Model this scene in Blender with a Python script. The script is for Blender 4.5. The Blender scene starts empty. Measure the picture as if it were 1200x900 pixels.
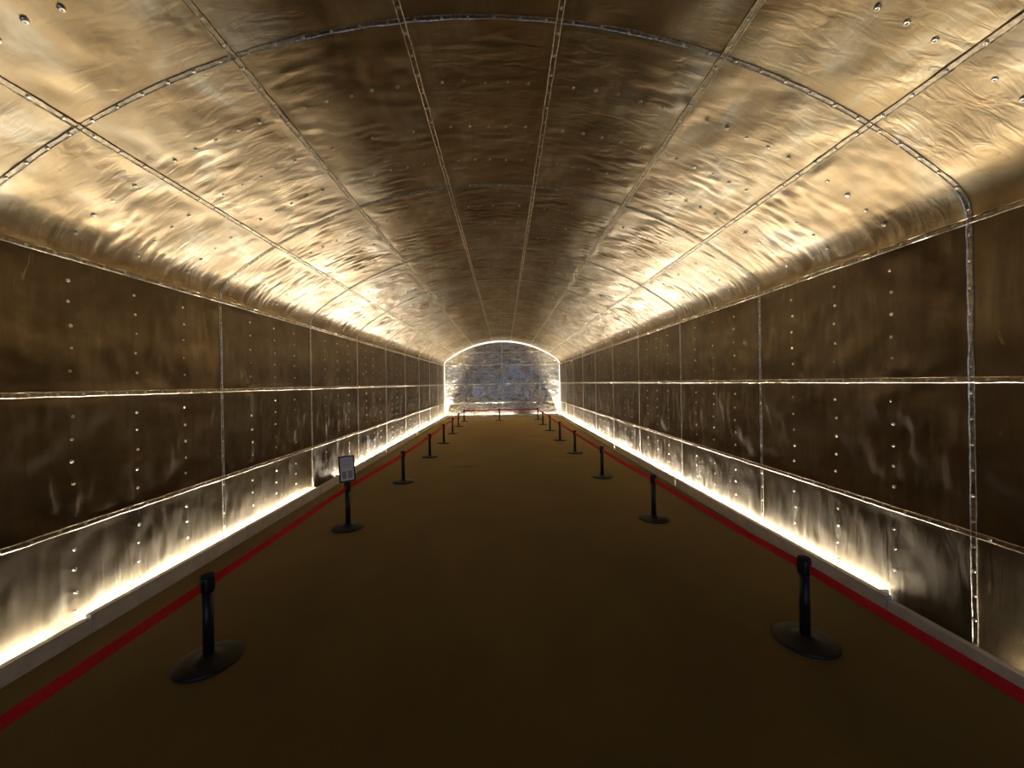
import bpy, bmesh, math, random
import numpy as np
from mathutils import Vector, Matrix

random.seed(7)
sc = bpy.context.scene
C = sc.collection

# ------------------------------------------------------------------ camera
cam_d = bpy.data.cameras.new('camera')
cam_d.sensor_width = 36.0
cam_d.lens = 36.0 * 451.0 / 1200.0
cam_d.clip_start = 0.02
cam = bpy.data.objects.new('camera', cam_d)
C.objects.link(cam)
YAW, PITCH, ROLL = math.radians(1.14), math.radians(-0.13), math.radians(0.95)
cam.matrix_world = (Matrix.Translation((0.10, 0.0, 1.66)) @ Matrix.Rotation(-YAW, 4, 'Z')
                    @ Matrix.Rotation(math.radians(90) + PITCH, 4, 'X') @ Matrix.Rotation(-ROLL, 4, 'Z'))
sc.camera = cam

# ------------------------------------------------------------------ world, exposure
w = bpy.data.worlds.new('world')
sc.world = w
w.use_nodes = True
bg = w.node_tree.nodes['Background']
bg.inputs['Color'].default_value = (0.36, 0.55, 1.0, 1)
bg.inputs['Strength'].default_value = 1.6
LED_COLOR = (1.0, 0.93, 0.79)
LED_WATT_PER_M = 30.0
sc.view_settings.view_transform = 'Standard'
sc.view_settings.look = 'None'
sc.view_settings.gamma = 1.0
sc.view_settings.use_curve_mapping = False
sc.view_settings.exposure = 0.0
sc.cycles.use_denoising = True


# ------------------------------------------------------------------ helpers
def tag(o, label=None, cat=None, group=None, kind=None):
    if label: o['label'] = label
    if cat: o['category'] = cat
    if group: o['group'] = group
    if kind: o['kind'] = kind
    return o


def link(name, me, mat=None, parent=None):
    o = bpy.data.objects.new(name, me)
    C.objects.link(o)
    if mat is not None and me is not None and not me.materials:
        me.materials.append(mat)
    if parent is not None:
        o.parent = parent
    return o


def empty(name, loc=(0, 0, 0), rz=0.0):
    o = bpy.data.objects.new(name, None)
    C.objects.link(o)
    o.empty_display_size = 0.1
    o.location = loc
    o.rotation_euler = (0, 0, rz)
    return o


def mesh(name, verts, faces, smooth=False, uv=None):
    me = bpy.data.meshes.new(name)
    me.from_pydata([tuple(v) for v in verts], [], [tuple(f) for f in faces])
    if uv is not None:
        lay = me.uv_layers.new(name='UVMap')
        idx = np.empty(len(me.loops), dtype=np.int32)
        me.loops.foreach_get('vertex_index', idx)
        lay.data.foreach_set('uv', np.asarray(uv, dtype=np.float32)[idx].ravel())
    if smooth:
        me.polygons.foreach_set('use_smooth', [True] * len(me.polygons))
    me.update()
    return me


def box_vf(x0, x1, y0, y1, z0, z1):
    v = [(x0, y0, z0), (x1, y0, z0), (x1, y1, z0), (x0, y1, z0), (x0, y0, z1), (x1, y0, z1), (x1, y1, z1), (x0, y1, z1)]
    f = [(3, 2, 1, 0), (4, 5, 6, 7), (0, 1, 5, 4), (1, 2, 6, 5), (2, 3, 7, 6), (3, 0, 4, 7)]
    return v, f


def box_mesh(name, b, bevel=0.0):
    me = mesh(name, *box_vf(*b))
    if bevel:
        bm = bmesh.new()
        bm.from_mesh(me)
        bmesh.ops.bevel(bm, geom=bm.edges[:], offset=bevel, segments=2, affect='EDGES', profile=0.6)
        bm.to_mesh(me)
        bm.free()
    return me


def lathe_vf(prof, n=24, org=(0, 0, 0)):
    v, f = [], []
    for (r, z) in prof:
        for k in range(n):
            a = 2 * math.pi * k / n
            v.append((org[0] + r * math.cos(a), org[1] + r * math.sin(a), org[2] + z))
    for i in range(len(prof) - 1):
        for k in range(n):
            k2 = (k + 1) % n
            f.append((i * n + k, i * n + k2, (i + 1) * n + k2, (i + 1) * n + k))
    f.append(tuple(range(n - 1, -1, -1)))
    f.append(tuple((len(prof) - 1) * n + k for k in range(n)))
    return v, f


def grid_faces(nu, nv):
    i, j = np.meshgrid(np.arange(nu - 1), np.arange(nv - 1), indexing='ij')
    a = (i * nv + j).ravel()
    return np.stack([a, a + 1, a + nv + 1, a + nv], axis=1)


def field(n0, n1, L0, L1, l0, l1, rng):
    """smooth random field, correlation lengths l0 / l1 in metres, unit deviation"""
    wn = rng.standard_normal((n0, n1))
    k0 = np.fft.fftfreq(n0, L0 / n0) * 2 * math.pi
    k1 = np.fft.fftfreq(n1, L1 / n1) * 2 * math.pi
    flt = np.exp(-0.5 * ((k0[:, None] * l0 * .5) ** 2 + (k1[None, :] * l1 * .5) ** 2))
    g = np.real(np.fft.ifft2(np.fft.fft2(wn) * flt))
    g -= g.mean()
    return g / (g.std() + 1e-9)


# ------------------------------------------------------------------ materials
class NT:
    def __init__(self, name):
        self.m = bpy.data.materials.new(name)
        self.m.use_nodes = True
        self.t = self.m.node_tree
        self.p = self.t.nodes['Principled BSDF']

    def n(self, typ, **kw):
        nd = self.t.nodes.new(typ)
        for k, v in kw.items():
            setattr(nd, k, v)
        return nd

    def l(self, a, b):
        self.t.links.new(a, b)

    def mapping(self, src, scale, rot=(0, 0, 0), loc=(0, 0, 0)):
        mp = self.n('ShaderNodeMapping')
        mp.inputs['Scale'].default_value = scale
        mp.inputs['Rotation'].default_value = rot
        mp.inputs['Location'].default_value = loc
        self.l(src, mp.inputs['Vector'])
        return mp.outputs['Vector']

    def noise(self, vec, scale=1.0, detail=4.0, rough=0.55, dist=0.0):
        nz = self.n('ShaderNodeTexNoise')
        nz.inputs['Scale'].default_value = scale
        nz.inputs['Detail'].default_value = detail
        nz.inputs['Roughness'].default_value = rough
        nz.inputs['Distortion'].default_value = dist
        self.l(vec, nz.inputs['Vector'])
        return nz.outputs['Fac']

    def ramp(self, fac, stops):
        r = self.n('ShaderNodeValToRGB')
        el = r.color_ramp.elements
        while len(el) > 1:
            el.remove(el[-1])
        for i, (pos, col) in enumerate(stops):
            e = el[0] if i == 0 else el.new(pos)
            e.position = pos
            e.color = (col[0], col[1], col[2], 1) if hasattr(col, '__len__') else (col, col, col, 1)
        self.l(fac, r.inputs['Fac'])
        return r.outputs['Color']

    def mix(self, fac, a, b, typ='MIX'):
        mx = self.n('ShaderNodeMix', data_type='RGBA', blend_type=typ)
        for s, val in ((0, fac), (6, a), (7, b)):
            if isinstance(val, (int, float)):
                mx.inputs[s].default_value = val
            elif isinstance(val, tuple):
                mx.inputs[s].default_value = (*val, 1)
            else:
                self.l(val, mx.inputs[s])
        return mx.outputs[2]

    def math(self, op, a, b=None):
        mt = self.n('ShaderNodeMath', operation=op)
        for s, val in ((0, a), (1, b)):
            if val is None: continue
            if isinstance(val, (int, float)):
                mt.inputs[s].default_value = val
            else:
                self.l(val, mt.inputs[s])
        return mt.outputs[0]

    def bump(self, h, strength, dist, prev=None):
        b = self.n('ShaderNodeBump')
        b.inputs['Strength'].default_value = strength
        b.inputs['Distance'].default_value = dist
        self.l(h, b.inputs['Height'])
        if prev is not None:
            self.l(prev, b.inputs['Normal'])
        return b.outputs['Normal']


def sheet_metal(name, cols, rough=(0.30, 0.52), wr_scale=(13.0, 5.0), wr_amp=0.004, streak=(3.0, 22.0), metal=0.93, scuff=False):
    """aged sheet metal; UV x runs along the tunnel in metres, UV y around its section"""
    N = NT(name)
    uv = N.n('ShaderNodeUVMap').outputs['UV']
    oi = N.n('ShaderNodeObjectInfo')
    off = N.n('ShaderNodeVectorMath', operation='MULTIPLY_ADD')
    N.l(oi.outputs['Random'], off.inputs[0])
    off.inputs[1].default_value = (37.0, 53.0, 19.0)
    N.l(uv, off.inputs[2])
    v = off.outputs[0]
    blotch = N.noise(N.mapping(v, (1.4, 1.8, 1)), 1.0, 5, 0.6, 0.6)
    c1 = N.ramp(blotch, [(0.30, cols[0]), (0.5, cols[1]), (0.70, cols[2])])
    stre = N.noise(N.mapping(v, (*streak, 1)), 1.0, 4, 0.6, 0.3)
    c2 = N.mix(N.ramp(stre, [(0.35, 0.0), (0.72, 0.75)]), c1, cols[3])
    # every sheet has its own cast
    cast = N.ramp(oi.outputs['Random'], [(0.0, (0.72, 0.68, 0.60)), (0.35, (1.0, 0.95, 0.84)), (0.6, (0.82, 0.84, 0.83)), (1.0, (1.0, 0.91, 0.70))])
    c3 = N.mix(0.75, c2, N.mix(1.0, c2, cast, 'MULTIPLY'))
    pit = N.noise(N.mapping(v, (26, 26, 1)), 1.0, 3, 0.7)
    c4 = N.mix(N.ramp(pit, [(0.66, 0.0), (0.74, 0.35)]), c3, (0.05, 0.04, 0.03))
    if scuff:      # pale scrapes and drips on the sheets
        sf = N.noise(N.mapping(v, (9, 2.2, 1), rot=(0, 0, 0.25), loc=(3, 1, 0)), 1.0, 5, 0.62, 0.8)
        c4 = N.mix(N.ramp(sf, [(0.68, 0.0), (0.73, 0.55)]), c4, (0.42, 0.39, 0.33))
    N.l(c4, N.p.inputs['Base Color'])
    N.p.inputs['Metallic'].default_value = metal
    rr = N.noise(N.mapping(v, (2.2, 5.0, 1)), 1.0, 4, 0.6, 0.5)
    N.l(N.ramp(rr, [(0.3, rough[0]), (0.7, rough[1])]), N.p.inputs['Roughness'])
    wr = N.noise(N.mapping(v, (*wr_scale, 1)), 1.0, 3, 0.5, 0.9)
    mask = N.noise(N.mapping(v, (1.1, 1.5, 1), loc=(5, 9, 0)), 1.0, 2, 0.5)
    wm = N.math('MULTIPLY', wr, N.ramp(mask, [(0.35, 0.15), (0.62, 1.0)]))
    b1 = N.bump(wm, 1.0, wr_amp)
    fine = N.noise(N.mapping(v, (60, 40, 1)), 1.0, 3, 0.6)
    N.l(N.bump(fine, 0.35, 0.0006, b1), N.p.inputs['Normal'])
    return N.m


M = {}
M['ceil'] = sheet_metal('aged_brass_sheet',
                        ((0.23, 0.155, 0.080), (0.37, 0.295, 0.19), (0.53, 0.50, 0.43), (0.38, 0.265, 0.135)),
                        rough=(0.32, 0.50), wr_scale=(16.0, 5.0), wr_amp=0.0080, metal=0.84)
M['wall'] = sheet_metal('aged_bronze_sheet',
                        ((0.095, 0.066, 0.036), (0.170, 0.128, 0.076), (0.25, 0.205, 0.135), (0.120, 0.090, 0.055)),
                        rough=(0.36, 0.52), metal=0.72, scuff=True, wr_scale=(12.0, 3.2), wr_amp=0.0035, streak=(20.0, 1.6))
M['end'] = sheet_metal('polished_zinc_sheet',
                       ((0.34, 0.32, 0.30), (0.48, 0.46, 0.43), (0.58, 0.56, 0.53), (0.42, 0.37, 0.29)), metal=0.74,
                       rough=(0.19, 0.32), wr_scale=(9.0, 4.0), wr_amp=0.0045, streak=(18.0, 2.0))


def simple(name, col, rough=0.5, metal=0.0, var=0.0, scale=30.0, bump=0.0):
    N = NT(name)
    tc = N.n('ShaderNodeTexCoord').outputs['Object']
    f = N.noise(N.mapping(tc, (scale, scale, scale)), 1.0, 4, 0.6)
    lo = tuple(c * (1 - var) for c in col)
    hi = tuple(min(1, c * (1 + var)) for c in col)
    N.l(N.ramp(f, [(0.35, lo), (0.65, hi)]), N.p.inputs['Base Color'])
    N.p.inputs['Roughness'].default_value = rough
    N.p.inputs['Metallic'].default_value = metal
    if bump:
        N.l(N.bump(f, 0.6, bump), N.p.inputs['Normal'])
    return N.m


M['batten'] = simple('highlight_batten', (0.74, 0.67, 0.54), 0.34, 0.92, 0.40, 40, 0.0010)
M['batten_flat'] = simple('shaded_batten_web', (0.36, 0.29, 0.20), 0.42, 0.88, 0.35, 40, 0.0010)  # darker web against paler ridges paints the battens' edge highlights
M['rivet'] = simple('rivet_metal', (0.74, 0.68, 0.56), 0.34, 0.95, 0.25, 30)
M['backing'] = simple('dark_backing', (0.05, 0.045, 0.04), 0.8, 0.0, 0.2, 5)
M['curb'] = simple('grey_painted_board', (0.70, 0.68, 0.63), 0.55, 0.0, 0.10, 9, 0.0006)
M['black'] = simple('black_powder_coat', (0.012, 0.011, 0.010), 0.42, 0.0, 0.2, 60)
M['rubber'] = simple('black_rubber', (0.010, 0.009, 0.009), 0.65, 0.0, 0.2, 60)
M['belt'] = simple('red_webbing', (0.80, 0.016, 0.035), 0.7, 0.0, 0.15, 160, 0.0004)
M['paper'] = simple('white_paper', (0.90, 0.90, 0.87), 0.35, 0.0, 0.03, 20)
M['print'] = simple('grey_print', (0.40, 0.39, 0.36), 0.5, 0.0, 0.02, 8)
M['printl'] = simple('pale_grey_print', (0.50, 0.50, 0.48), 0.5, 0.0, 0.1, 60)
M['frame'] = simple('dark_frame', (0.03, 0.028, 0.026), 0.4, 0.0, 0.1, 40)


def emit(name, col, strength):
    N = NT(name)
    N.p.inputs['Base Color'].default_value = (0.8, 0.8, 0.8, 1)
    N.p.inputs['Emission Color'].default_value = (*col, 1)
    N.p.inputs['Emission Strength'].default_value = strength
    return N.m


M['led'] = emit('led_diffuser', LED_COLOR, 6.0)
M['arch_led'] = emit('arch_led_diffuser', (1.0, 0.92, 0.80), 1.2)
M['added_glow'] = emit('added_glow_surface', (1.0, 0.84, 0.58), 2.0)


def carpet():
    N = NT('brown_carpet')
    tc = N.n('ShaderNodeTexCoord').outputs['Object']
    big = N.noise(N.mapping(tc, (0.8, 0.5, 1)), 1.0, 5, 0.6, 0.4)
    c1 = N.ramp(big, [(0.3, (0.15, 0.098, 0.021)), (0.7, (0.24, 0.160, 0.037))])
    fib = N.noise(N.mapping(tc, (180, 180, 180)), 1.0, 2, 0.6)
    c2 = N.mix(N.ramp(fib, [(0.35, 0.45), (0.65, 0.0)]), c1, (0.06, 0.04, 0.015))
    # soft-edged dark patches at fixed spots of the carpet
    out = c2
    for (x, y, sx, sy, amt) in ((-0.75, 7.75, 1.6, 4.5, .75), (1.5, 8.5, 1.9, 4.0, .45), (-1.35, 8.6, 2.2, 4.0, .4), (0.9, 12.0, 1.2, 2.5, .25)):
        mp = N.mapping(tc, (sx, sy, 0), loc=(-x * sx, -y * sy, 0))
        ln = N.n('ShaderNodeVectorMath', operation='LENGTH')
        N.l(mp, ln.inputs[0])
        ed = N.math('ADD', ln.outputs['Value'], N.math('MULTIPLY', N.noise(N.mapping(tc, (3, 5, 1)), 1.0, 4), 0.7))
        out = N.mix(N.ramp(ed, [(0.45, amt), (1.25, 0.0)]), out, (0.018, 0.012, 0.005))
    N.l(out, N.p.inputs['Base Color'])
    N.p.inputs['Roughness'].default_value = 0.9
    N.p.inputs['Specular IOR Level'].default_value = 0.25
    N.p.inputs['Sheen Weight'].default_value = 0.55
    N.p.inputs['Sheen Roughness'].default_value = 0.35
    N.p.inputs['Sheen Tint'].default_value = (0.80, 0.58, 0.26, 1)
    N.l(N.bump(fib, 0.7, 0.004), N.p.inputs['Normal'])
    return N.m


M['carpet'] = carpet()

# ------------------------------------------------------------------ the tunnel section
W = 2.85
R1, ZAP, XB = 4.40, 3.76, 2.735
A0 = math.asin(XB / R1)
ZC = ZAP - R1
RB = (W - XB) / (1 - math.sin(A0))
S1 = R1 * A0
S2 = RB * (math.pi / 2 - A0)
ZB = ZC + R1 * math.cos(A0)
ZS = ZB - RB * math.cos(A0)
US = S1 + S2            # spring line
UB = US + ZS            # floor


def section(u):
    """arrays: x, z, inward normal x, z at arc length u from the crown (right positive)"""
    u = np.asarray(u, dtype=float)
    s, a = np.sign(u), np.abs(u)
    a1 = np.minimum(a, S1) / R1
    x = R1 * np.sin(a1)
    z = ZC + R1 * np.cos(a1)
    t = A0 + np.clip(a - S1, 0, S2) / RB
    m2 = a > S1
    x = np.where(m2, XB + RB * (np.sin(t) - math.sin(A0)), x)
    z = np.where(m2, ZB - RB * (math.cos(A0) - np.cos(t)), z)
    ang = np.where(m2, t, a1)
    m3 = a > US
    x = np.where(m3, W, x)
    z = np.where(m3, ZS - (a - US), z)
    ang = np.where(m3, math.pi / 2, ang)
    return s * x, z, -s * np.sin(ang), -np.cos(ang)


def arch_z(x):
    x = abs(x)
    if x <= XB:
        return ZC + math.sqrt(R1 * R1 - x * x)
    t = math.asin(min(1.0, (x - XB) / RB + math.sin(A0)))
    return ZB - RB * (math.cos(A0) - math.cos(t))


BAY = 1.865
Y0 = 2.21
KS = list(range(-5, 10))
YK = {k: Y0 + BAY * k for k in KS}
YN, YE = YK[-5], YK[9]
UC = [R1 * math.asin(x / R1) for x in (0.45, 1.40, 2.26)]
U_MID, U_LOW = US + 0.934, US + 1.844
CEIL_LINES = [-US, -UC[2], -UC[1], -UC[0], UC[0], UC[1], UC[2], US]

# ------------------------------------------------------------------ structure shells
def solid_box(name, b, mat, parent=None):
    return link(name, box_mesh(name, b), mat, parent)


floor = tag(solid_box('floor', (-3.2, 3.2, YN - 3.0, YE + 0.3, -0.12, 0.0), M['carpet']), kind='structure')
wall_left = tag(solid_box('wall_left', (-W - 0.25, -W - 0.035, YN, YE, 0.0, ZS), M['backing']), kind='structure')
wall_right = tag(solid_box('wall_right', (W + 0.035, W + 0.25, YN, YE, 0.0, ZS), M['backing']), kind='structure')
wall_end = tag(solid_box('wall_end', (-W - 0.25, W + 0.25, YE + 0.035, YE + 0.25, 0.0, ZAP + 0.3), M['backing']), kind='structure')


def ceiling_shell():
    us = np.linspace(-US, US, 61)
    x, z, nx, nz = section(us)
    v, f = [], []
    for y in (YN, YE):
        for d in (-0.035, -0.25):
            for i in range(61):
                v.append((x[i] + nx[i] * d, y, z[i] + nz[i] * d))
    n = 61
    for i in range(n - 1):
        f.append((i, i + 1, 2 * n + i + 1, 2 * n + i))
        f.append((n + i, 3 * n + i, 3 * n + i + 1, n + i + 1))
        f.append((i, n + i, n + i + 1, i + 1))
        f.append((2 * n + i, 2 * n + i + 1, 3 * n + i + 1, 3 * n + i))
    f.append((0, 2 * n, 3 * n, n))
    f.append((n - 1, 2 * n - 1, 4 * n - 1, 3 * n - 1))
    me = mesh('ceiling', v, f)
    return link('ceiling', me, M['backing'])


ceiling = tag(ceiling_shell(), kind='structure')

# ------------------------------------------------------------------ sheet metal panels
rng = np.random.default_rng(11)


def dents(n0, n1, L0, L1, wr0, wr1, a_big, a_wr, a_mid):
    """n0/L0 along the section, n1/L1 along the tunnel"""
    big = field(n0, n1, L0 * 1.6, L1 * 1.6, 0.34, 0.40, rng)
    mid = field(n0, n1, L0 * 1.6, L1 * 1.6, 0.16, 0.13, rng)
    wr = field(n0, n1, L0 * 1.6, L1 * 1.6, wr0, wr1, rng)
    msk = np.clip(0.55 + 0.6 * field(n0, n1, L0 * 1.6, L1 * 1.6, 0.35, 0.35, rng), 0.05, 1.6)
    d = a_big * big + a_mid * mid + a_wr * wr * msk
    e0 = np.minimum(np.arange(n0), np.arange(n0)[::-1])[:, None] * (L0 / (n0 - 1))
    e1 = np.minimum(np.arange(n1), np.arange(n1)[::-1])[None, :] * (L1 / (n1 - 1))
    edge = np.minimum(e0, e1)
    win = np.clip((edge - 0.012) / 0.07, 0, 1)
    win = win * win * (3 - 2 * win)
    return np.clip(d * win, -0.026, 0.03)


def panel(parent, mat, u0, u1, k, step, amps, wr):
    y0, y1 = YK[k], YK[k + 1]
    n0 = max(6, int((u1 - u0) / step) + 1)
    n1 = max(8, int(BAY / step) + 1)
    us = np.linspace(u0, u1, n0)
    ys = np.linspace(y0, y1, n1)
    x, z, nx, nz = section(us)
    d = dents(n0, n1, u1 - u0, BAY, wr[0], wr[1], *amps)
    X = x[:, None] + nx[:, None] * d
    Z = z[:, None] + nz[:, None] * d
    Y = np.broadcast_to(ys[None, :], X.shape)
    v = np.stack([X, Y, Z], axis=2).reshape(-1, 3)
    U = np.broadcast_to(us[:, None], X.shape)
    uv = np.stack([Y, U], axis=2).reshape(-1, 2)
    me = mesh('panel', v, grid_faces(n0, n1), True, uv)
    return link('panel', me, mat, parent)


def step_for(k):
    return (0.09 if k < -1 else 0.045) if k < 0 else (0.016 if k < 4 else (0.020 if k < 6 else 0.028))


for k in KS[:-1]:
    st = step_for(k)
    for a, b in zip(CEIL_LINES[:-1], CEIL_LINES[1:]):
        calm = 0.55 if k <= -1 else (1.0 if k == 0 else 1.45)
        amps = (0.0022, 0.0019 * calm, 0.0012)
        panel(ceiling, M['ceil'], a, b, k, st, amps, (0.16, 0.055 if k < 1 else 0.045))
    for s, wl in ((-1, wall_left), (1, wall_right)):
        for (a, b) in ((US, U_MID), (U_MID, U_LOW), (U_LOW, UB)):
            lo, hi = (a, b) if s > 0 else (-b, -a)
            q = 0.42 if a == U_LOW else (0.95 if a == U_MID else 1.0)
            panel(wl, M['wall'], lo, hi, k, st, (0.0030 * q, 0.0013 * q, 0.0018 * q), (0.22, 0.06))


# end wall sheets
EX = [-W, -BAY, 0.0, BAY, W]
Z_MID, Z_LOW = ZS - 0.934, ZS - 1.844
Z_TOP = 3.19


def end_panel(x0, x1, zlo, zhi):
    """zhi None: up to the arch"""
    n0, n1 = max(8, int((x1 - x0) / 0.03)), 34
    xs = np.linspace(x0, x1, n0)
    if zhi is None:
        top = np.array([max(zlo + 0.002, arch_z(q)) for q in xs])
    else:
        top = np.full(n0, zhi)
    t = np.linspace(0, 1, n1)
    Z = zlo + (top - zlo)[:, None] * t[None, :]
    d = dents(n0, n1, x1 - x0, float(np.mean(top)) - zlo, 0.09, 0.13, 0.0036, 0.0012, 0.0024)
    X = np.broadcast_to(xs[:, None], Z.shape)
    v = np.stack([X, YE - d, Z], axis=2).reshape(-1, 3)
    uv = np.stack([X, Z], axis=2).reshape(-1, 2)
    me = mesh('panel', v, grid_faces(n0, n1)[:, ::-1], True, uv)
    return link('panel', me, M['end'], wall_end)


for x0, x1 in zip(EX[:-1], EX[1:]):
    for zlo, zhi in ((0.0, Z_LOW), (Z_LOW, Z_MID), (Z_MID, ZS)):
        end_panel(x0, x1, zlo, zhi)
    if abs(x0 + x1) < 2.5:
        end_panel(x0, x1, ZS, Z_TOP)
        end_panel(x0, x1, Z_TOP, None)
    else:
        end_panel(x0, x1, ZS, None)

# ------------------------------------------------------------------ seam battens and rivets
PROF = [(-0.019, -0.004), (-0.0182, 0.0060), (-0.0155, 0.0085), (-0.0135, 0.0060), (-0.0115, 0.0018),
        (0.0115, 0.0018), (0.0135, 0.0060), (0.0155, 0.0085), (0.0182, 0.0060), (0.019, -0.004)]


def batten(parent, pts, nrm, side, name='seam_batten', wob=0.0016, wscale=1.0, hscale=1.0):
    pts, nrm, side = (np.asarray(q, dtype=float) for q in (pts, nrm, side))
    n = len(pts)
    wl = np.convolve(rng.standard_normal(n + 4), [.25, .5, .25], 'same')[2:-2] * wob
    wr_ = np.convolve(rng.standard_normal(n + 4), [.25, .5, .25], 'same')[2:-2] * wob
    hh = 1 + 0.25 * np.convolve(rng.standard_normal(n + 4), [.25, .5, .25], 'same')[2:-2]
    v = []
    for i in range(n):
        for (o, h) in PROF:
            w2 = wl[i] if o < 0 else wr_[i]
            v.append(pts[i] + side[i] * (o * wscale + w2) + nrm[i] * (h * (hh[i] * hscale if h > 0 else 1)))
    m = len(PROF)
    f = []
    for i in range(n - 1):
        for j in range(m - 1):
            a = i * m + j
            f.append((a, a + m, a + m + 1, a + 1))
    me = mesh(name, v, f, False)
    me.materials.append(M['batten'])
    me.materials.append(M['batten_flat'])
    me.polygons.foreach_set('material_index', [1 if j == 4 else 0 for i in range(n - 1) for j in range(m - 1)])
    return link(name, me, None, parent)


RIV = {}


def rivet(parent, p, nrm, big=1.0, n=8):
    RIV.setdefault(parent.name, (parent, []))[1].append((p, nrm, big, n))


def longi(parent, u, k):
    y0, y1 = YK[k], YK[k + 1]
    n = 6 if k < -1 else (48 if k < 4 else 26)
    x, z, nx, nz = (float(q) for q in section(u))
    ys = np.linspace(y0, y1, n)
    pts = [(x, y, z) for y in ys]
    nr = [(nx, 0, nz)] * n
    sd = [(nz, 0, -nx)] * n
    batten(parent, pts, nr, sd)
    for q in range(12 if k >= -1 else 0):
        yy = y0 + BAY * (q + 0.5) / 12
        rivet(parent, (x + nx * 0.003, yy, z + nz * 0.003), (nx, 0, nz), 0.72, 8 if k < 4 else 6)


def trans(parent, u0, u1, k, rv=True):
    y = YK[k]
    n = max(6, int((u1 - u0) / (0.035 if k < 5 else 0.07)))
    us = np.linspace(u0, u1, n)
    x, z, nx, nz = section(us)
    # sits a hair lower than the long battens it meets
    batten(parent, np.stack([x - nx * .001, np.full(n, y), z - nz * .001], 1), np.stack([nx, nx * 0, nz], 1), [(0, 1, 0)] * n, wscale=0.85, hscale=0.72)
    m = max(2, round((u1 - u0) / 0.152)) if k >= -1 else 0
    for q in range(m):
        uu = u0 + (u1 - u0) * (q + 0.5) / m
        a, b, c, d = (float(t) for t in section(uu))
        rivet(parent, (a + c * .003, y, b + d * .003), (c, 0, d), 0.72, 8 if k < 4 else 6)


def rows(parent, u0, u1, k):
    m = max(2, round((u1 - u0) / 0.155))
    for j in ((1, 2, 3) if k >= -1 else ()):
        y = YK[k] + BAY * j / 4
        for q in range(1, m):
            uu = u0 + (u1 - u0) * q / m + random.uniform(-.008, .008)
            a, b, c, d = (float(t) for t in section(uu))
            rivet(parent, (a + c * .002, y + random.uniform(-.008, .008), b + d * .002), (c, 0, d), random.uniform(.85, 1.1) * (0.8 if abs(uu) > US else 1.0), 8 if k < 4 else 6)


for k in KS[:-1]:
    for u in CEIL_LINES[1:-1]:
        longi(ceiling, u, k)
    for s, wl in ((-1, wall_left), (1, wall_right)):
        for u in (US, U_MID, U_LOW):
            longi(wl, s * u, k)
    for a, b in zip(CEIL_LINES[:-1], CEIL_LINES[1:]):
        rows(ceiling, a, b, k)
    for s, wl in ((-1, wall_left), (1, wall_right)):
        for (a, b) in ((US, U_MID), (U_MID, U_LOW), (U_LOW, UB)):
            rows(wl, *((a, b) if s > 0 else (-b, -a)), k)
for k in KS[1:-1]:
    for a, b in zip(CEIL_LINES[:-1], CEIL_LINES[1:]):
        trans(ceiling, a, b, k)
    for s, wl in ((-1, wall_left), (1, wall_right)):
        for (a, b) in ((US, U_MID), (U_MID, U_LOW), (U_LOW, UB)):
            trans(wl, *((a, b) if s > 0 else (-b, -a)), k)


def end_strip(p0, p1):
    p0, p1 = np.array(p0), np.array(p1)
    L = np.linalg.norm(p1 - p0)
    n = max(4, int(L / 0.06))
    t = np.linspace(0, 1, n)[:, None]
    pts = p0 + (p1 - p0) * t
    d = (p1 - p0) / L
    nr = np.array((0, -1.0, 0))
    sd = np.cross(nr, d)
    batten(wall_end, pts, [nr] * n, [sd] * n)
    m = max(1, round(L / 0.155))
    for q in range(m):
        p = p0 + (p1 - p0) * (q + .5) / m
        rivet(wall_end, tuple(p + nr * .003), (0, -1, 0), .8, 6)


for x0, x1 in zip(EX[:-1], EX[1:]):
    for z in (Z_LOW, Z_MID, ZS):
        end_strip((x0, YE, z), (x1, YE, z))
    if abs(x0 + x1) < 2.5:
        end_strip((x0, YE, Z_TOP), (x1, YE, Z_TOP))
for x in EX[1:-1]:
    for z0, z1 in ((0.0, Z_LOW), (Z_LOW, Z_MID), (Z_MID, ZS), (ZS, arch_z(x) - .01)):
        end_strip((x, YE, z0), (x, YE, z1))
for xm in np.arange(-5, 6) * BAY / 4:
    if abs(xm) % BAY < .01: continue
    z = 0.25
    while z < arch_z(xm) - .1:
        rivet(wall_end, (xm, YE - .002, z), (0, -1, 0), 1.0, 6)
        z += .155


def build_rivets(parent, items):
    prof = [(0.0145, -0.002), (0.0125, 0.0050), (0.0085, 0.0072), (0.0050, 0.0040)]
    v, f = [], []
    for (p, nrm, s, n) in items:
        nv = Vector(nrm).normalized()
        t1 = nv.orthogonal().normalized()
        t2 = nv.cross(t1)
        pv = Vector(p)
        base = len(v)
        for (r, h) in prof:
            for q in range(n):
                a = 2 * math.pi * q / n
                v.append(pv + t1 * (r * s * math.cos(a)) + t2 * (r * s * math.sin(a)) + nv * (h * s))
        for i in range(len(prof) - 1):
            for q in range(n):
                q2 = (q + 1) % n
                f.append((base + i * n + q, base + i * n + q2, base + (i + 1) * n + q2, base + (i + 1) * n + q))
        f.append(tuple(base + 3 * n + q for q in range(n)))
    o = link('rivets', mesh('rivets', v, f, True), M['rivet'], parent)
    o['kind'] = 'stuff'


for par, items in RIV.values():
    build_rivets(par, items)

# ------------------------------------------------------------------ curbs and the light troughs behind them
CF, CT = 2.74, 0.044      # curb face, board thickness


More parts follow.
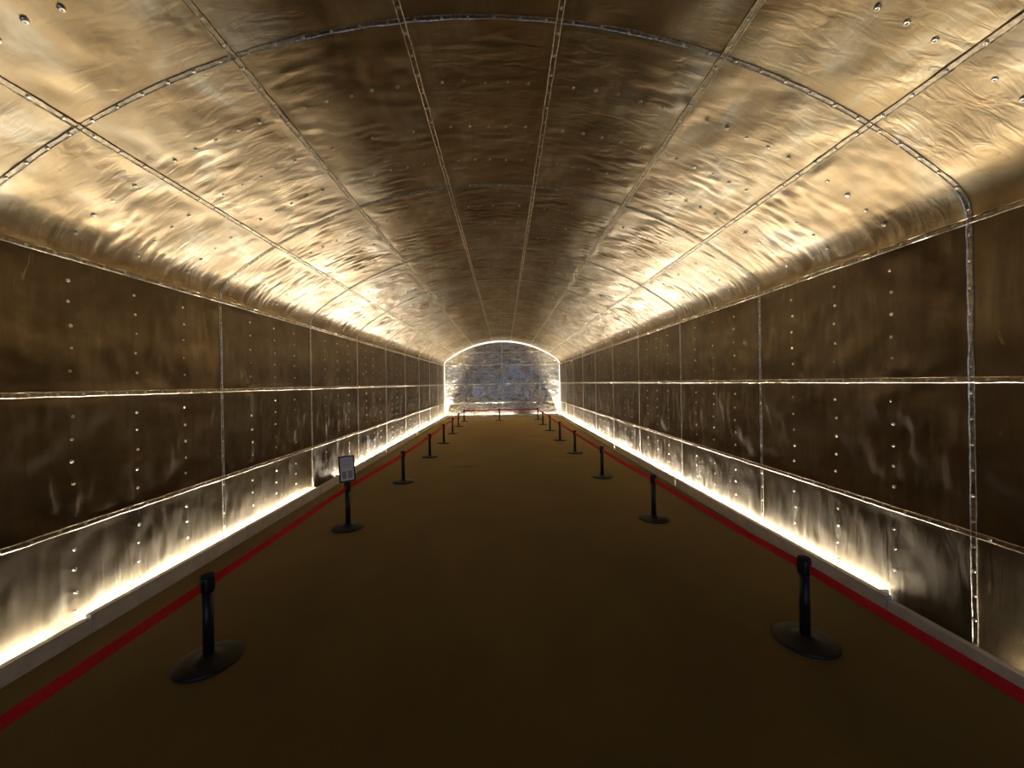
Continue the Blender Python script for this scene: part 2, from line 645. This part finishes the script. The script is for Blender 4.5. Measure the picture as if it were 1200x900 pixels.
def curb_side(s, name, segs):
    x0, x1 = sorted((s * (CF + CT), s * (W - 0.003)))
    base = tag(link(name, box_mesh(name, (x0, x1, YN, YE - 0.11, 0.0, 0.012)), M['curb']), kind='structure')
    for (a, b, h, dx) in segs:
        q0, q1 = sorted((s * (CF + dx), s * (CF + CT + dx)))
        link('curb_board', box_mesh('curb_board', (q0, q1, a, b, 0.0, h), 0.003), M['curb'], base)
    return base


SEG_L = [(YN, -3.90, .115, 0), (-3.88, -0.62, .115, 0), (-0.60, 2.665, .112, 0), (2.675, 5.95, .130, 0), (5.99, 9.22, .127, .003), (9.25, 12.46, .128, 0),
         (12.53, 15.76, .130, .002), (15.84, 18.88, .129, 0)]
SEG_R = [(YN, -3.94, .115, 0), (-3.92, -0.66, .115, 0), (-0.64, 2.625, .108, 0), (2.635, 5.95, .130, 0), (5.97, 9.26, .129, .002), (9.31, 12.0, .126, .004),
         (12.02, 14.56, .130, 0), (14.62, 18.88, .128, .002)]
bl = curb_side(-1, 'baseboard_left', SEG_L)
br = curb_side(1, 'baseboard_right', SEG_R)
be = tag(link('baseboard_end', box_mesh('baseboard_end', (-CF, CF, YE - 0.11 + CT, YE - .003, 0.0, 0.012)), M['curb']), kind='structure')
for a, b, h in ((-CF, -0.9, .128), (-0.895, 0.93, .13), (0.935, CF, .128)):
    link('curb_board', box_mesh('curb_board', (a, b, YE - .11, YE - .11 + CT, 0, h), .003), M['curb'], be)


def trough_light_stop(base, s, y0, y1, h):  # unseen plate, added to block low light past a strip's end
    q0, q1 = sorted((s * (CF + CT), s * (W - .004)))
    link('trough_light_stop', box_mesh('trough_light_stop', (q0, q1, y0, y1, 0.0, h), .002), M['curb'], base)


trough_light_stop(br, 1, 2.715, 2.735, .122)
trough_light_stop(bl, -1, 5.92, 5.94, .122)
trough_light_stop(bl, -1, 6.715, 6.735, .120)


def led(x, ya, yb, label, along='y', power=1.0):
    """a light strip lying in the trough: aluminium channel, glowing diffuser, and its light"""
    L = yb - ya
    c = (x, (ya + yb) / 2, 0.012) if along == 'y' else ((ya + yb) / 2, x, 0.012)
    root = empty('light_strip', c, 0 if along == 'y' else math.pi / 2)
    tag(root, label, 'light strip', 'light strips behind the curbs')
    link('channel', box_mesh('channel', (-.018, .018, -L / 2, L / 2, 0.0, .009)), M['batten'], root)
    link('diffuser', box_mesh('diffuser', (-.016, .016, -L / 2, L / 2, .009, .013)), M['led'], root)
    ld = bpy.data.lights.new('strip_light', 'AREA')
    ld.shape = 'RECTANGLE'
    ld.size, ld.size_y = 0.032, L
    ld.energy = LED_WATT_PER_M * L * power
    ld.color = LED_COLOR
    ld.spread = math.radians(178)
    lo = bpy.data.objects.new('strip_light', ld)
    C.objects.link(lo)
    lo.parent = root
    lo.location = (0, 0, 0.0145)
    lo.rotation_euler = (math.pi, 0, 0)
    return root


XL = W - 0.028
led(-XL, 2.0, 2.60, 'light strip in the left trough, nearest one, at the lower left edge', power=0.85)
led(-XL, 2.72, 5.90, 'second light strip along the left wall, beside the post before the sign', power=0.95)
led(-XL, 6.75, 9.20, 'third light strip along the left wall, just past the framed sign', power=1.3)
led(-XL, 9.28, 12.44, 'fourth light strip along the left wall, halfway down the tunnel', power=1.75)
led(-XL, 12.55, 15.74, 'fifth light strip along the left wall, last but one before the end', power=2.6)
led(-XL, 15.86, 18.80, 'farthest light strip along the left wall, touching the end corner', power=3.2)
led(XL, 1.40, 1.94, 'nearest light strip in the right trough, glowing at the lower right corner')
led(XL, 2.75, 5.93, 'light strip in the right trough that starts after the dark stretch', power=0.95)
led(XL, 5.99, 9.24, 'third light strip along the right wall, by the second and third posts', power=1.3)
led(XL, 9.33, 11.98, 'fourth light strip along the right wall, halfway down the tunnel', power=1.75)
led(XL, 12.04, 14.54, 'fifth light strip along the right wall, last but one before the end', power=2.6)
led(XL, 14.64, 18.80, 'farthest light strip along the right wall, touching the end corner', power=3.2)
led(YE - .028, -2.70, 0.55, 'light strip at the foot of the end wall, longer left piece', 'x', 1.6)
led(YE - .028, 1.50, 2.70, 'light strip at the foot of the end wall, short right piece', 'x', 1.6)


# glowing arch line where the vault meets the end wall
def arch_line():
    us = np.linspace(-US + .01, US - .01, 78)
    x, z, nx, nz = section(us)
    n = len(us)
    v, f = [], []
    for i in range(n):
        wd = 0.014 + 0.056 * max(0.0, math.cos(min(1.0, abs(us[i]) / US) * math.pi / 2))
        for (dy, dn) in ((-0.035, 0.002), (-0.035, wd), (-0.012, wd), (-0.012, 0.002)):
            v.append((x[i] + nx[i] * dn, YE + dy, z[i] + nz[i] * dn))
    for i in range(n - 1):
        for j in range(4):
            f.append((i * 4 + j, i * 4 + (j + 1) % 4, i * 4 + 4 + (j + 1) % 4, i * 4 + 4 + j))
    f += [(3, 2, 1, 0), tuple((n - 1) * 4 + j for j in range(4))]
    return link('arch_light', mesh('arch_light', v, f), M['arch_led'])


tag(arch_line(), 'thin glowing white arch line around the top of the end wall', 'light strip')
for s_, lab in ((-1, 'added upright glow for the lit seam in the left corner of the end wall'), (1, 'added upright glow for the lit seam in the right corner of the end wall')):
    a, b = sorted((s_ * (W - .012), s_ * (W - .030)))
    root = empty('added_corner_glow', (0, 0, 0))  # added glow, no lamp here: stands in for seams lit by reflection
    tag(root, lab, 'light strip', 'added upright glows at the end wall')
    link('channel', box_mesh('channel', (a - .003, b + .003, YE - .024, YE - .012, .14, ZS - .03)), M['batten'], root)
    link('diffuser', box_mesh('diffuser', (a, b, YE - .030, YE - .024, .14, ZS - .03)), M['added_glow'], root)

# ------------------------------------------------------------------ stanchions
PH = 0.53
v, f = lathe_vf([(0.168, 0.0), (0.170, 0.004), (0.170, 0.014), (0.164, 0.019), (0.10, 0.026), (0.05, 0.032), (0.044, 0.040), (0.033, 0.044)], 40)
ME_BASE = mesh('base', v, f, True)
v, f = lathe_vf([(0.172, 0.0), (0.174, 0.003), (0.174, 0.008), (0.168, 0.010)], 40)
ME_RING = mesh('rubber_ring', v, f, True)
v, f = lathe_vf([(0.0285, 0.04), (0.0285, 0.43)], 28)
ME_POLE = mesh('pole', v, f, True)
v, f = lathe_vf([(0.030, 0.420), (0.0365, 0.428), (0.0375, 0.434), (0.0375, 0.508), (0.036, 0.512)], 28)
ME_HEAD = mesh('head', v, f, True)
v, f = lathe_vf([(0.0355, 0.511), (0.0355, 0.522), (0.032, 0.528), (0.018, 0.531), (0.002, 0.532)], 28)
ME_CAP = mesh('cap', v, f, True)
ME_SLOT = box_mesh('belt_slot', (-0.010, 0.010, 0.034, 0.041, 0.438, 0.502), 0.002)
ME_CLIP = box_mesh('belt_clip', (-0.012, 0.012, -0.052, -0.034, 0.440, 0.500), 0.003)
for me in (ME_BASE, ME_RING, ME_POLE, ME_HEAD, ME_CAP):
    me.transform(Matrix.Diagonal((1.02, 1.02, 1.0, 1.0)))
for me, mt in ((ME_BASE, 'black'), (ME_RING, 'rubber'), (ME_POLE, 'black'), (ME_HEAD, 'black'), (ME_CAP, 'rubber'), (ME_SLOT, 'rubber'), (ME_CLIP, 'black')):
    me.materials.append(M[mt])


def belt_mesh(L, sag):
    n = 17
    v, f = [], []
    for i in range(n):
        t = i / (n - 1)
        z = 0.47 - sag * 4 * t * (1 - t)
        y = 0.038 + (L - 0.076) * t
        for (dx, dz) in ((-.001, -.028), (.001, -.028), (.001, .028), (-.001, .028)):
            v.append((dx, y, z + dz))
    for i in range(n - 1):
        for j in range(4):
            f.append((i * 4 + j, i * 4 + (j + 1) % 4, i * 4 + 4 + (j + 1) % 4, i * 4 + 4 + j))
    f += [(3, 2, 1, 0), tuple((n - 1) * 4 + j for j in range(4))]
    me = mesh('belt', v, f)
    me.materials.append(M['belt'])
    return me


PL = [(-1.68, 0.20), (-1.66, 2.29), (-1.69, 4.38), (-1.59, 6.38), (-1.57, 8.53), (-1.57, 10.50), (-1.60, 12.50), (-1.65, 14.60), (-1.65, 16.58)]
PM = [(-0.13, 16.66)]
PR = [(1.54, 16.76), (1.55, 14.71), (1.60, 12.80), (1.61, 10.60), (1.67, 8.66), (1.72, 6.44), (1.81, 4.43), (1.91, 2.31), (1.97, 0.20)]
KH = 1.66 / 1.60
PL, PM, PR = ([(0.10 + (x - 0.10) * KH, y * KH) for (x, y) in q] for q in (PL, PM, PR))
chain = PL + PM + PR
ORD = ['nearest', 'second', 'third', 'fourth', 'fifth', 'sixth', 'seventh', 'farthest']
labels = ['black belt post of the left row standing level with the viewer']
labels += ['black belt post with wide round base, nearest in the left row',
           'black belt post carrying the framed sign, second in the left row']
labels += [f'black belt post with red belt, {ORD[i]} in the left row' for i in range(2, 7)]
labels += ['black belt post at the left end of the belt across the end wall',
           'lone black belt post midway across the end wall',
           'black belt post at the right end of the belt across the end wall']
labels += [f'black belt post with red belt, {ORD[i]} in the right row' for i in range(6, 0, -1)]
labels += ['black belt post with wide round base, nearest in the right row',
           'black belt post of the right row standing level with the viewer']
for i, (x, y) in enumerate(chain):
    if i + 1 < len(chain):
        dx, dy = chain[i + 1][0] - x, chain[i + 1][1] - y
    L = math.hypot(dx, dy)
    rz = math.atan2(-dx, dy)
    root = empty('belt_stanchion', (x, y, 0.0), rz)
    tag(root, labels[i], 'stanchion', 'belt stanchions around the carpet')
    b = link('base', ME_BASE, None, root)
    link('rubber_ring', ME_RING, None, b)
    link('pole', ME_POLE, None, root)
    h = link('head', ME_HEAD, None, root)
    link('cap', ME_CAP, None, h)
    link('belt_slot', ME_SLOT, None, h)
    if i + 1 < len(chain):
        bo = link('belt', belt_mesh(L, random.uniform(0.004, 0.012)), None, root)
        bo['label'] = 'red webbing belt'
        cl = link('belt_clip', ME_CLIP, None, bo)
        cl.location = (0, L, 0)

# framed sign on the second post of the left row
sx, sy = PL[2]
sg = empty('sign_frame', (sx, sy, PH + 0.002), math.radians(42))
tag(sg, 'small framed notice on top of a black post by the left wall', 'sign')
TILT = Matrix.Rotation(math.radians(-8), 4, 'X')


def sign_part(name, b, mat, parent, bevel=0.0):
    me = box_mesh(name, b, bevel)
    me.transform(TILT)
    return link(name, me, M[mat], parent)


SW, SH = 0.092, 0.30
sign_part('bracket', (-.018, .018, -.006, .008, .0035, .055), 'frame', sg, .002)
zb = 0.006
sign_part('back_board', (-SW + .004, SW - .004, -.012, -.006, zb + .004, zb + SH - .004), 'frame', sg)
for (a, b, c, d) in ((-SW, SW, zb, zb + .014), (-SW, SW, zb + SH - .014, zb + SH), (-SW, -SW + .014, zb + .014, zb + SH - .014), (SW - .014, SW, zb + .014, zb + SH - .014)):
    sign_part('frame_rail', (a, b, -.020, -.006, c, d), 'frame', sg, .0015)
pp = sign_part('notice_sheet', (-SW + .013, SW - .013, -.0135, -.012, zb + .013, zb + SH - .013), 'paper', sg)
pp['label'] = 'white printed sheet'
for (cx, cz) in ((-.033, .080), (.033, .080)):
    sign_part('printed_block', (cx - .022, cx + .022, -.0142, -.0135, zb + cz - .042, zb + cz + .042), 'print', pp)
for q in range(4):
    ww = (.035, .058, .055, .045)[q]
    sign_part('printed_line', (-ww, ww, -.0142, -.0135, zb + .245 - q * .026, zb + .252 - q * .026), 'printl', pp)
